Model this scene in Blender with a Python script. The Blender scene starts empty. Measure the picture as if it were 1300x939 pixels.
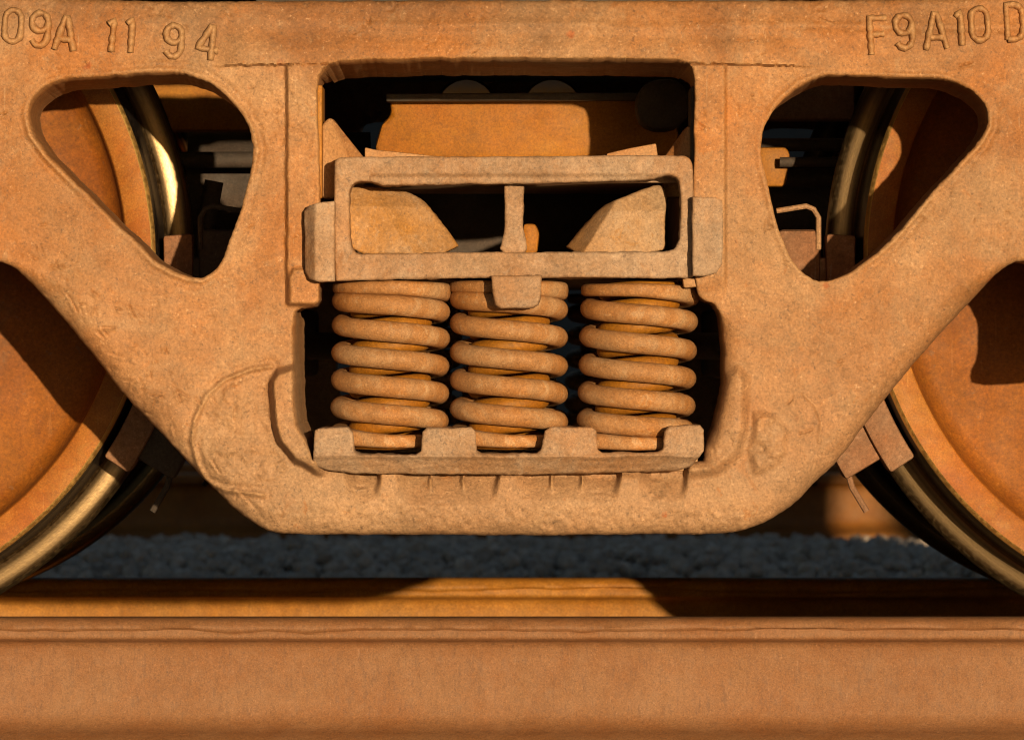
import bpy, bmesh, math, random
import numpy as np
from mathutils import Vector, Matrix

random.seed(7)
RNG = np.random.default_rng(11)
scene = bpy.context.scene
COL = scene.collection

# ------------------------------------------------------------------ camera
FPX = 9840.0            # focal length in photo pixels (photo 1300 wide)
D0 = 9.25               # camera to front face of the side frame
ZC = 0.5204              # camera height above the tie tops
CX, CY = 650.0, 424.0   # principal point in the photo
cam_d = bpy.data.cameras.new('camera')
cam = bpy.data.objects.new('camera', cam_d)
COL.objects.link(cam)
cam.location = (0.0, -D0, ZC)
cam.rotation_euler = (math.radians(90), 0, 0)
cam_d.sensor_width = 36.0
cam_d.lens = 36.0 * FPX / 1300.0
cam_d.shift_y = -(469.5 - CY) / 1300.0
cam_d.clip_start = 0.1
cam_d.clip_end = 2000.0
cam_d.dof.use_dof = True
cam_d.dof.focus_distance = D0 + 0.02
cam_d.dof.aperture_fstop = 22.0
scene.camera = cam

# ------------------------------------------------------------------ light
TAN_H, TAN_V = 0.240, 0.077
sun_dir = Vector((TAN_H, -1.0, TAN_V)).normalized()     # towards the sun
ELEV = math.asin(sun_dir.z)
AZ = math.atan2(sun_dir.x, sun_dir.y)
world = bpy.data.worlds.new('World')
scene.world = world
world.use_nodes = True
wt = world.node_tree
sky = wt.nodes.new('ShaderNodeTexSky')
sky.sky_type = 'NISHITA'
sky.sun_disc = False
sky.sun_elevation = ELEV
sky.sun_rotation = AZ
wt.links.new(sky.outputs['Color'], wt.nodes['Background'].inputs['Color'])
wt.nodes['Background'].inputs['Strength'].default_value = 0.08
sl = bpy.data.lights.new('sun', 'SUN')
sl.energy = 5.0
sl.angle = math.radians(0.5)
sl.color = (1.0, 0.735, 0.41)
sun = bpy.data.objects.new('sun', sl)
COL.objects.link(sun)
sun.rotation_euler = (-sun_dir).to_track_quat('-Z', 'Y').to_euler()
scene.cycles.use_denoising = True
scene.cycles.denoising_input_passes = 'RGB_ALBEDO_NORMAL'
scene.cycles.denoising_prefilter = 'ACCURATE'
scene.cycles.max_bounces = 5
scene.cycles.diffuse_bounces = 2
scene.cycles.sample_clamp_indirect = 3.0
scene.cycles.filter_width = 1.1
scene.view_settings.view_transform = 'Standard'
scene.view_settings.look = 'None'
scene.view_settings.gamma = 1.0
scene.view_settings.exposure = 0.24
scene.view_settings.use_curve_mapping = False


# ------------------------------------------------------------------ helpers
def W(px, py, y=0.0):
    s = (D0 + y) / FPX
    return Vector(((px - CX) * s, y, ZC + (CY - py) * s))


def link(o, parent=None):
    COL.objects.link(o)
    if parent is not None:
        o.parent = parent
    return o


def mesh_obj(name, me, mats, parent=None):
    for m in (mats if isinstance(mats, (list, tuple)) else [mats]):
        me.materials.append(m)
    return link(bpy.data.objects.new(name, me), parent)


def bm_obj(name, bm, mats, parent=None, smooth=False, angle=None):
    me = bpy.data.meshes.new(name)
    bm.normal_update()
    bm.to_mesh(me)
    bm.free()
    if smooth or angle:
        me.polygons.foreach_set('use_smooth', [True] * len(me.polygons))
    if angle:
        me.set_sharp_from_angle(angle=math.radians(angle))
    return mesh_obj(name, me, mats, parent)


def tag(o, label=None, cat=None, group=None, kind=None):
    if label: o['label'] = label
    if cat: o['category'] = cat
    if group: o['group'] = group
    if kind: o['kind'] = kind
    return o


def empty(name, loc=(0, 0, 0)):
    o = bpy.data.objects.new(name, None)
    o.location = loc
    o.empty_display_size = 0.1
    return link(o)


def copy_tree(o, parent=None):
    c = o.copy()
    COL.objects.link(c)
    if parent is not None:
        c.parent = parent
    for ch in list(o.children):
        copy_tree(ch, c)
    return c


def _hash_grid(n, seed):
    return np.random.default_rng(seed).random((n, n))


def vnoise(x, y, seed=0):
    g = _hash_grid(128, seed)
    xi = np.floor(x).astype(int); yi = np.floor(y).astype(int)
    fx = x - xi; fy = y - yi
    fx = fx * fx * (3 - 2 * fx); fy = fy * fy * (3 - 2 * fy)
    a = g[yi % 128, xi % 128]; b = g[yi % 128, (xi + 1) % 128]
    c = g[(yi + 1) % 128, xi % 128]; d = g[(yi + 1) % 128, (xi + 1) % 128]
    return (a * (1 - fx) + b * fx) * (1 - fy) + (c * (1 - fx) + d * fx) * fy - 0.5


def fbm(x, y, sc, seed=0, octv=3):
    v = 0.0; a = 1.0
    for k in range(octv):
        v = v + a * vnoise(x / sc + 13.7 * k, y / sc + 5.1 * k, seed + k)
        sc /= 2.1; a *= 0.5
    return v


def chaikin(p, n=1, closed=True):
    p = np.array(p, float)
    for _ in range(n):
        q = np.roll(p, -1, 0)
        a = p * 0.8 + q * 0.2; b = p * 0.2 + q * 0.8
        if closed:
            p = np.empty((len(a) * 2, 2)); p[0::2] = a; p[1::2] = b
        else:
            r = np.empty((2 * (len(a) - 1), 2)); r[0::2] = a[:-1]; r[1::2] = b[:-1]
            p = np.vstack([p[:1], r, p[-1:]])
    return p


def sdf_poly(px, py, poly):
    """signed distance, positive inside"""
    d = np.full(px.shape, 1e12); inside = np.zeros(px.shape, bool)
    n = len(poly)
    for i in range(n):
        x0, y0 = poly[i]; x1, y1 = poly[(i + 1) % n]
        ex, ey = x1 - x0, y1 - y0
        L = ex * ex + ey * ey
        if L < 1e-9: continue
        t = np.clip(((px - x0) * ex + (py - y0) * ey) / L, 0, 1)
        d = np.minimum(d, (px - x0 - t * ex) ** 2 + (py - y0 - t * ey) ** 2)
        if y0 != y1:
            c = ((y0 <= py) != (y1 <= py)) & (px < x0 + (py - y0) / (y1 - y0) * ex)
            inside ^= c
    d = np.sqrt(d)
    return np.where(inside, d, -d)


def sdf_line(px, py, pts):
    d = np.full(px.shape, 1e12)
    for (x0, y0), (x1, y1) in zip(pts[:-1], pts[1:]):
        ex, ey = x1 - x0, y1 - y0
        L = ex * ex + ey * ey + 1e-9
        t = np.clip(((px - x0) * ex + (py - y0) * ey) / L, 0, 1)
        d = np.minimum(d, (px - x0 - t * ex) ** 2 + (py - y0 - t * ey) ** 2)
    return np.sqrt(d)


def sstep(a, b, x):
    t = np.clip((x - a) / (b - a), 0, 1)
    return t * t * (3 - 2 * t)


def relief(name, outer, holes, y0, y1, mats, parent=None, step=2.5, r_out=8, d_out=None, r_hole=8, d_hole=None,
           hfun=None, wob=1.0, noise=0.0012, seed=3, rfun=None, flare=None, back_step=True, smooth=1, wall_noise=0.002):
    """A cast piece: outline traced on its own front plane y0, rounded edges, relief, real thickness to y1."""
    outer = chaikin(outer, smooth); holes = [chaikin(h, smooth) for h in holes]
    mnx, mny = outer.min(0) - 3 * step; mxx, mxy = outer.max(0) + 3 * step
    xs = np.arange(mnx, mxx + step, step); ys = np.arange(mny, mxy + step, step)
    PX, PY = np.meshgrid(xs, ys)
    fo_ = lambda x, y: sdf_poly(x, y, outer) + wob * fbm(x, y, 22, seed, 3) + 0.5 * wob * fbm(x, y, 5, seed + 80, 2)
    fh_ = lambda x, y: (np.min([-sdf_poly(x, y, h) for h in holes], axis=0) + wob * fbm(x, y, 18, seed + 9, 3) + 0.5 * wob * fbm(x, y, 5, seed + 70, 2)) if holes else np.full(x.shape, 1e6)
    f_ = lambda x, y: np.minimum(fo_(x, y), fh_(x, y))
    fC = f_(PX[:-1, :-1] + step / 2, PY[:-1, :-1] + step / 2)
    keep = fC > 0
    ny, nx = PX.shape
    idx = np.full((ny, nx), -1)
    used = np.zeros((ny, nx), bool)
    for dy in (0, 1):
        for dx in (0, 1):
            used[dy:ny - 1 + dy, dx:nx - 1 + dx] |= keep
    idx[used] = np.arange(used.sum())
    vx = PX[used].copy(); vy = PY[used].copy()
    jj, ii = np.nonzero(keep)
    quads = np.stack([idx[jj, ii], idx[jj + 1, ii], idx[jj + 1, ii + 1], idx[jj, ii + 1]], 1)   # facing -Y (py goes down)
    e = np.concatenate([quads[:, [0, 1]], quads[:, [1, 2]], quads[:, [2, 3]], quads[:, [3, 0]]])
    key = e[:, 0].astype(np.int64) * (10 ** 7) + e[:, 1]
    rev = e[:, 1].astype(np.int64) * (10 ** 7) + e[:, 0]
    bnd = e[~np.isin(key, rev)]
    bv = np.unique(bnd)
    bx, by = vx[bv], vy[bv]
    for _ in range(4):                                                  # pull the rim on to the outline
        f0 = f_(bx, by); g = 0.4
        gx = (f_(bx + g, by) - f_(bx - g, by)) / (2 * g); gy = (f_(bx, by + g) - f_(bx, by - g)) / (2 * g)
        n2 = np.maximum(gx * gx + gy * gy, 0.3)
        mx = np.clip(f0 * gx / n2, -step, step); my = np.clip(f0 * gy / n2, -step, step)
        bx = bx - mx * 0.8; by = by - my * 0.8
    vx[bv] = bx; vy[bv] = by
    fo = fo_(vx, vy); fh = fh_(vx, vy)
    ro = np.full(vx.shape, float(r_out)); rh = np.full(vx.shape, float(r_hole))
    if rfun is not None: ro, rh = rfun(vx, vy, ro, rh)
    s = (D0 + y0) / FPX
    do = ro * s * 0.8 if d_out is None else d_out
    dh = rh * s * 0.8 if d_hole is None else d_hole
    def rnd(f, r): 
        t = np.clip(1 - f / r, 0, 1)
        return 1 - np.sqrt(np.maximum(1 - t * t, 0))
    h = -do * rnd(np.maximum(fo, 0), ro) - dh * rnd(np.maximum(fh, 0), rh)
    h = h + noise * (1.2 * fbm(vx, vy, 60, seed + 20, 3) + 0.9 * fbm(vx, vy, 14, seed + 30, 3))
    if hfun is not None: h = h + hfun(vx, vy)
    X = (vx - CX) * s; Z = ZC + (CY - vy) * s; Y = y0 - h
    nv = len(vx)
    V = [np.stack([X, Y, Z], 1)]
    F = [quads]
    # walls: rings of the rim vertices going back
    remap = np.full(nv, -1); remap[bv] = np.arange(len(bv))
    b2 = remap[bnd]
    depths = np.linspace(0, 1, 5)[1:]
    prev = bv.copy(); base = nv
    f0 = f_(bx, by); g = 0.5
    gx = (f_(bx + g, by) - f_(bx - g, by)); gy = (f_(bx, by + g) - f_(bx, by - g)); gl = np.sqrt(gx * gx + gy * gy) + 1e-6
    gx /= gl; gy /= gl                                                   # points into the metal
    yb = Y[bv]
    for q, t in enumerate(depths):
        off = wall_noise * fbm(bx, by + 40 * q, 12, seed + 50, 2) / s if q < 3 else 0.0
        ex = off
        if flare is not None: ex = ex + flare(bx, by, t)
        wx = bx - gx * ex; wy = by - gy * ex
        V.append(np.stack([(wx - CX) * s, yb + (y1 - yb) * t, ZC + (CY - wy) * s], 1))
        cur = base + np.arange(len(bv)); base += len(bv)
        F.append(np.stack([prev[b2[:, 1]], prev[b2[:, 0]], cur[b2[:, 0]], cur[b2[:, 1]]], 1))
        prev = cur
    # back face
    Xb = X.copy(); Zb = Z.copy()
    Xb[bv] = V[-1][:, 0]; Zb[bv] = V[-1][:, 2]
    V.append(np.stack([Xb, np.full(nv, y1 + 0.0004), Zb], 1))
    F.append(quads[:, ::-1] + base)
    V = np.concatenate(V); F = np.concatenate(F)
    me = bpy.data.meshes.new(name)
    me.vertices.add(len(V)); me.vertices.foreach_set('co', V.ravel())
    me.loops.add(len(F) * 4); me.loops.foreach_set('vertex_index', F.ravel().astype(np.int32))
    me.polygons.add(len(F)); me.polygons.foreach_set('loop_start', np.arange(0, len(F) * 4, 4, dtype=np.int32))
    me.update(calc_edges=True); me.validate()
    me.polygons.foreach_set('use_smooth', [True] * len(me.polygons))
    me.set_sharp_from_angle(angle=math.radians(55))
    o = mesh_obj(name, me, mats, parent)
    o['_h'] = 0
    del o['_h']
    return o


def prism(bm, poly, y0, y1, bevel=0.0, yb=None, tilt=None):
    """polygon in photo pixels on plane y0, carried straight back to y1; tilt(px,py) moves the front in depth"""
    s = (D0 + y0) / FPX
    fr = []; bk = []
    for (x, y) in poly:
        X = (x - CX) * s; Z = ZC + (CY - y) * s
        dy = tilt(x, y) if tilt else 0.0
        fr.append(bm.verts.new((X, y0 + dy, Z))); bk.append(bm.verts.new((X, y1, Z)))
    fs = [bm.faces.new(fr), bm.faces.new(bk[::-1])]
    n = len(poly)
    for i in range(n):
        j = (i + 1) % n
        fs.append(bm.faces.new((fr[j], fr[i], bk[i], bk[j])))
    bmesh.ops.recalc_face_normals(bm, faces=fs)
    if bevel:
        ed = list({e for f in fs for e in f.edges})
        bmesh.ops.bevel(bm, geom=ed, offset=bevel, segments=2, profile=0.5, affect='EDGES', clamp_overlap=True)


def prism_obj(name, poly, y0, y1, mats, parent=None, bevel=0.003, tilt=None):
    bm = bmesh.new()
    prism(bm, poly, y0, y1, bevel, tilt=tilt)
    return bm_obj(name, bm, mats, parent, angle=40)


def box(bm, x0, x1, y0, y1, z0, z1, bevel=0.0):
    vs = [bm.verts.new((x, y, z)) for x in (x0, x1) for y in (y0, y1) for z in (z0, z1)]
    q = [(0, 1, 3, 2), (4, 6, 7, 5), (0, 4, 5, 1), (2, 3, 7, 6), (0, 2, 6, 4), (1, 5, 7, 3)]
    fs = [bm.faces.new([vs[i] for i in f]) for f in q]
    bmesh.ops.recalc_face_normals(bm, faces=fs)
    if bevel:
        bmesh.ops.bevel(bm, geom=list({e for f in fs for e in f.edges}), offset=bevel, segments=2, profile=0.5, affect='EDGES', clamp_overlap=True)


def box_obj(name, x0, x1, y0, y1, z0, z1, mats, parent=None, bevel=0.004):
    bm = bmesh.new()
    box(bm, x0, x1, y0, y1, z0, z1, bevel)
    return bm_obj(name, bm, mats, parent, angle=40)


def tube(bm, pts, rad, seg=12, closed=False, squash=None):
    pts = [Vector(p) for p in pts]
    n = len(pts); rings = []
    up = None
    for i in range(n):
        if closed:
            t = (pts[(i + 1) % n] - pts[i - 1]).normalized()
        else:
            t = (pts[min(i + 1, n - 1)] - pts[max(i - 1, 0)]).normalized()
        if up is None:
            up = t.orthogonal().normalized()
        up = (up - t * up.dot(t)).normalized()
        b = t.cross(up)
        r = rad[i] if hasattr(rad, '__len__') else rad
        ring = []
        for k in range(seg):
            a = 2 * math.pi * k / seg
            d = up * (math.cos(a) * r) + b * (math.sin(a) * r)
            if squash: d = Vector((d.x, d.y * squash, d.z))
            ring.append(bm.verts.new(pts[i] + d))
        rings.append(ring)
    m = n if closed else n - 1
    for i in range(m):
        A = rings[i]; B = rings[(i + 1) % n]
        for k in range(seg):
            bm.faces.new((A[k], A[(k + 1) % seg], B[(k + 1) % seg], B[k]))
    if not closed:
        bm.faces.new(rings[0][::-1]); bm.faces.new(rings[-1])
    bmesh.ops.recalc_face_normals(bm, faces=bm.faces)


def lathe(bm, prof, seg=128, mat=None, a0=0.0, a1=2 * math.pi):
    """profile of (r, y) turned about the Y axis"""
    full = abs(a1 - a0 - 2 * math.pi) < 1e-6
    n = seg if full else seg + 1
    rings = []
    for (r, y) in prof:
        rings.append([bm.verts.new((r * math.cos(a0 + (a1 - a0) * k / seg), y, r * math.sin(a0 + (a1 - a0) * k / seg))) for k in range(n)])
    for i in range(len(prof) - 1):
        for k in range(seg):
            k2 = (k + 1) % n
            f = bm.faces.new((rings[i][k], rings[i][k2], rings[i + 1][k2], rings[i + 1][k]))
            if mat is not None: f.material_index = mat[i]
    bmesh.ops.recalc_face_normals(bm, faces=bm.faces)


# ------------------------------------------------------------------ materials
def new_mat(name):
    m = bpy.data.materials.new(name)
    m.use_nodes = True
    return m, m.node_tree, m.node_tree.nodes['Principled BSDF']


def N(nt, t, **kw):
    n = nt.nodes.new(t)
    for k, v in kw.items():
        if k in n.inputs: n.inputs[k].default_value = v
        else: setattr(n, k, v)
    return n


def rust(name, base, warm, dusty, dark, scale=1.0, rough=0.68, bump=0.5, dust_amt=0.5, speck=0.4, streak=0.0, metal=0.0, fine=1.0, spec=0.4, patch=0.35, glint=0.25, tone=0.13, edge=None, spots=0.0, low_dust=None):
    m, nt, b = new_mat(name)
    tc = N(nt, 'ShaderNodeTexCoord')
    vec = tc.outputs['Object']
    L = nt.links.new
    def noise(sc, det=5.0, ro=0.6, dist=0.0, v=None):
        n = N(nt, 'ShaderNodeTexNoise')
        n.inputs['Scale'].default_value = sc * scale; n.inputs['Detail'].default_value = det
        n.inputs['Roughness'].default_value = ro; n.inputs['Distortion'].default_value = dist
        L(v if v is not None else vec, n.inputs['Vector'])
        return n.outputs['Fac']
    def ramp(src, a, c):
        r = N(nt, 'ShaderNodeValToRGB')
        r.color_ramp.elements[0].position = a; r.color_ramp.elements[1].position = c
        L(src, r.inputs['Fac'])
        return r.outputs['Color']
    def mix(f, A, B, amt=None, mode='MIX'):
        x = N(nt, 'ShaderNodeMix', data_type='RGBA', blend_type=mode)
        if amt is not None:
            mm = N(nt, 'ShaderNodeMath', operation='MULTIPLY'); L(f, mm.inputs[0]); mm.inputs[1].default_value = amt; f = mm.outputs[0]
        if isinstance(f, float): x.inputs['Factor'].default_value = f
        else: L(f, x.inputs['Factor'])
        for i, v in ((6, A), (7, B)):
            if isinstance(v, tuple): x.inputs[i].default_value = (*v, 1)
            else: L(v, x.inputs[i])
        return x.outputs[2]
    c = mix(ramp(noise(7, 6, 0.65, 0.4), 0.35, 0.68), base, warm)
    c = mix(ramp(noise(4.3, 7, 0.7, 0.8), 0.46, 0.62), c, dusty, dust_amt)
    if low_dust:
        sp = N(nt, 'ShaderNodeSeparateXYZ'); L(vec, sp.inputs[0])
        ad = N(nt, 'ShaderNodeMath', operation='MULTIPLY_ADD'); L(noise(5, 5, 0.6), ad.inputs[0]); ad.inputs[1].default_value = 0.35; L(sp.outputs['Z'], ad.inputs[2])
        mr_ = N(nt, 'ShaderNodeMapRange'); L(ad.outputs[0], mr_.inputs[0]); mr_.inputs[1].default_value = low_dust[0] + .17; mr_.inputs[2].default_value = low_dust[1] + .17
        mr_.inputs[3].default_value = 0.65; mr_.inputs[4].default_value = 0.0
        c = mix(mr_.outputs[0], c, low_dust[2])
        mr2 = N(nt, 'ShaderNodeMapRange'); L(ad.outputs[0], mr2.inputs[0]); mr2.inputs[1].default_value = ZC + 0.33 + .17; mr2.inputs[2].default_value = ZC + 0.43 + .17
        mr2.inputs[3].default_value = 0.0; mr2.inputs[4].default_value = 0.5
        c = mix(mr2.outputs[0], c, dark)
    c = mix(ramp(noise(16, 6, 0.7, 1.2), 0.60, 0.70), c, warm, patch)
    c = mix(ramp(noise(34, 8, 0.72, 0.6), 0.57, 0.62), c, dusty, dust_amt * 0.55)
    c = mix(ramp(noise(48, 8, 0.75, 0.8), 0.60, 0.66), c, warm, 0.55)
    c = mix(ramp(noise(60, 6, 0.75), 0.62, 0.70), c, dark, speck * 0.8)
    c = mix(ramp(noise(190, 5, 0.75), 0.585, 0.63), c, dark, min(1.0, speck * 0.85))
    c = mix(ramp(noise(85, 7, 0.8, 0.5), 0.625, 0.66), c, dark, min(1.0, speck * 0.9))
    c = mix(ramp(noise(150, 5, 0.7), 0.62, 0.68), c, tuple(min(1, x * 1.4 + .04) for x in dusty), 0.75 * glint)
    if spots:
        vo = N(nt, 'ShaderNodeTexVoronoi', Scale=26.0 * scale); vo.inputs['Randomness'].default_value = 1.0
        dn = N(nt, 'ShaderNodeVectorMath', operation='MULTIPLY_ADD'); 
        nz = N(nt, 'ShaderNodeTexNoise', Scale=140.0, Detail=3.0); L(vec, nz.inputs['Vector'])
        L(nz.outputs['Color'], dn.inputs[0]); dn.inputs[1].default_value = (0.010, 0.010, 0.010); L(vec, dn.inputs[2])
        L(dn.outputs[0], vo.inputs['Vector'])
        sr = N(nt, 'ShaderNodeSeparateColor'); L(vo.outputs['Color'], sr.inputs[0])
        th = N(nt, 'ShaderNodeMapRange'); L(sr.outputs[0], th.inputs[0]); th.inputs[1].default_value = 0.55; th.inputs[2].default_value = 1.0; th.inputs[3].default_value = 0.0; th.inputs[4].default_value = 0.16
        lt = N(nt, 'ShaderNodeMath', operation='SUBTRACT'); L(th.outputs[0], lt.inputs[0]); L(vo.outputs['Distance'], lt.inputs[1])
        ms = N(nt, 'ShaderNodeMapRange'); L(lt.outputs[0], ms.inputs[0]); ms.inputs[1].default_value = -0.02; ms.inputs[2].default_value = 0.05
        mk = N(nt, 'ShaderNodeMath', operation='MULTIPLY'); L(ms.outputs[0], mk.inputs[0]); L(ramp(noise(9, 3, 0.6), 0.42, 0.55), mk.inputs[1])
        c = mix(mk.outputs[0], c, (0.30, 0.075, 0.016), spots)
        c = mix(ramp(noise(13, 7, 0.72, 0.5), 0.60, 0.72), c, (0.19, 0.095, 0.04), 0.4)
        c = mix(ramp(noise(75, 5, 0.7, 0.3), 0.64, 0.69), c, (0.15, 0.085, 0.05), 0.5)
    mp2 = N(nt, 'ShaderNodeMapping'); mp2.inputs['Rotation'].default_value = (0, 0.6, 0); mp2.inputs['Scale'].default_value = (1, 1, 0.08); L(vec, mp2.inputs['Vector'])
    c = mix(ramp(noise(150, 3, 0.6, 0.0, mp2.outputs[0]), 0.67, 0.72), c, tuple(min(1, x * 1.3 + .03) for x in dusty), 0.30)
    if streak:
        mp = N(nt, 'ShaderNodeMapping'); mp.inputs['Scale'].default_value = (1, 1, 0.2); L(vec, mp.inputs['Vector'])
        c = mix(ramp(noise(110, 5, 0.7, 0.0, mp.outputs[0]), 0.52, 0.68), c, dark, streak)
    for sc_, lo_, hi_ in ((2.7, 1 - tone, 1 + tone * 0.6), (9.0, 1 - tone, 1 + tone * 0.7), (33.0, 1 - tone * 0.65, 1 + tone * 0.6), (110.0, 1 - tone * 0.7, 1 + tone * 0.6)):
        tn = N(nt, 'ShaderNodeMapRange'); L(noise(sc_, 6, 0.66, 0.4), tn.inputs[0]); tn.inputs[1].default_value = .36; tn.inputs[2].default_value = .64
        tn.inputs[3].default_value = lo_; tn.inputs[4].default_value = hi_
        th_ = N(nt, 'ShaderNodeHueSaturation'); L(tn.outputs[0], th_.inputs['Value']); L(c, th_.inputs['Color']); c = th_.outputs[0]
    if edge:
        ge = N(nt, 'ShaderNodeNewGeometry')
        c = mix(ramp(ge.outputs['Pointiness'], 0.515, 0.60), c, edge, 0.7)
    hv = mix(0.5, noise(420, 4, 0.75), noise(110, 6, 0.7))
    bright = N(nt, 'ShaderNodeHueSaturation')
    vv = N(nt, 'ShaderNodeMapRange'); L(noise(300, 5, 0.8), vv.inputs[0]); vv.inputs[1].default_value = .3; vv.inputs[2].default_value = .7
    vv.inputs[3].default_value = 0.62; vv.inputs[4].default_value = 1.36
    L(vv.outputs[0], bright.inputs['Value']); L(c, bright.inputs['Color'])
    L(bright.outputs[0], b.inputs['Base Color'])
    rr = N(nt, 'ShaderNodeMapRange'); L(noise(40, 4), rr.inputs[0]); rr.inputs[3].default_value = rough - 0.18; rr.inputs[4].default_value = min(1, rough + 0.12)
    L(rr.outputs[0], b.inputs['Roughness'])
    b.inputs['Metallic'].default_value = metal
    b.inputs['Specular IOR Level'].default_value = spec
    b1 = N(nt, 'ShaderNodeBump', Strength=bump * 0.6, Distance=0.0016 * fine)
    L(hv, b1.inputs['Height'])
    b2 = N(nt, 'ShaderNodeBump', Strength=bump * 0.5, Distance=0.005 * fine)
    L(noise(24, 6, 0.6, 0.3), b2.inputs['Height']); L(b1.outputs[0], b2.inputs['Normal'])
    L(b2.outputs[0], b.inputs['Normal'])
    return m


M_CAST = rust('cast_rust', (0.32, 0.152, 0.060), (0.32, 0.115, 0.024), (0.345, 0.215, 0.12), (0.085, 0.05, 0.035), bump=1.0, dust_amt=0.6, speck=0.6, spots=0.8, glint=0.5, edge=(0.40, 0.235, 0.115), low_dust=(ZC - 0.20, ZC + 0.12, (0.345, 0.225, 0.140)))
M_DUSTY = rust('dusty_cast_rust', (0.30, 0.19, 0.118), (0.29, 0.14, 0.06), (0.33, 0.235, 0.17), (0.10, 0.07, 0.06), bump=1.0, dust_amt=0.8, speck=0.6, spots=0.6)
M_SPRING = rust('spring_rust', (0.35, 0.185, 0.082), (0.34, 0.135, 0.03), (0.42, 0.275, 0.16), (0.15, 0.075, 0.04), scale=1.5, bump=1.0, dust_amt=0.9, speck=0.45, spots=0.45, tone=0.13)
M_ORANGE = rust('deep_orange_rust', (0.29, 0.115, 0.006), (0.29, 0.095, 0.004), (0.33, 0.155, 0.012), (0.09, 0.035, 0.012), bump=0.35, dust_amt=0.35, speck=0.3)
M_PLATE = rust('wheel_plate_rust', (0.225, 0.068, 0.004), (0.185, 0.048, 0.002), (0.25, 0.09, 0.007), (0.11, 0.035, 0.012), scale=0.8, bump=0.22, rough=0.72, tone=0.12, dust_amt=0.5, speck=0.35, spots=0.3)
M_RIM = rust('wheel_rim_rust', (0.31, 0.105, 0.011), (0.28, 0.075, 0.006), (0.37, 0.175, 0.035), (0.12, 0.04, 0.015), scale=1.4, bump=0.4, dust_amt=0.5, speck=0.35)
M_RAIL = rust('rail_rust', (0.215, 0.102, 0.045), (0.20, 0.08, 0.028), (0.245, 0.13, 0.07), (0.12, 0.06, 0.035), scale=1.8, bump=0.8, dust_amt=0.35, speck=0.75, streak=0.5, tone=0.03, patch=0.15)
M_OCHRE = rust('ochre_dust', (0.32, 0.19, 0.10), (0.33, 0.145, 0.022), (0.35, 0.24, 0.155), (0.12, 0.08, 0.06), bump=0.7, dust_amt=0.8, speck=0.45)
M_RAIL_OLD = rust('old_rail_rust', (0.30, 0.125, 0.014), (0.27, 0.10, 0.008), (0.34, 0.16, 0.03), (0.12, 0.05, 0.015), scale=1.2, bump=0.5, dust_amt=0.5, speck=0.4, streak=0.2)
M_RAIL_SHADED = rust('shaded_rail_rust', (0.20, 0.075, 0.009), (0.18, 0.06, 0.006), (0.22, 0.10, 0.02), (0.08, 0.035, 0.012), scale=1.2, bump=0.5)  # darker copy of the old rail rust: the next track's shade is in the colour
M_GRIME = rust('grimy_steel', (0.040, 0.034, 0.032), (0.06, 0.036, 0.024), (0.06, 0.052, 0.048), (0.02, 0.017, 0.016), bump=0.5, rough=0.8)
M_BROWN = rust('brown_steel', (0.20, 0.105, 0.06), (0.22, 0.09, 0.04), (0.25, 0.16, 0.11), (0.06, 0.035, 0.025), bump=0.5, rough=0.85)
M_CARPAINT = rust('car_paint', (0.05, 0.045, 0.042), (0.07, 0.045, 0.03), (0.08, 0.07, 0.06), (0.02, 0.02, 0.02), bump=0.3, rough=0.7)
M_WOOD = rust('tie_wood', (0.10, 0.075, 0.055), (0.08, 0.05, 0.035), (0.15, 0.12, 0.095), (0.03, 0.022, 0.018), bump=0.6, streak=0.3)
M_STONE = rust('ballast_stone', (0.42, 0.35, 0.30), (0.31, 0.25, 0.21), (0.58, 0.50, 0.45), (0.10, 0.095, 0.095), scale=2.0, bump=0.5, tone=0.22)


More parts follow.
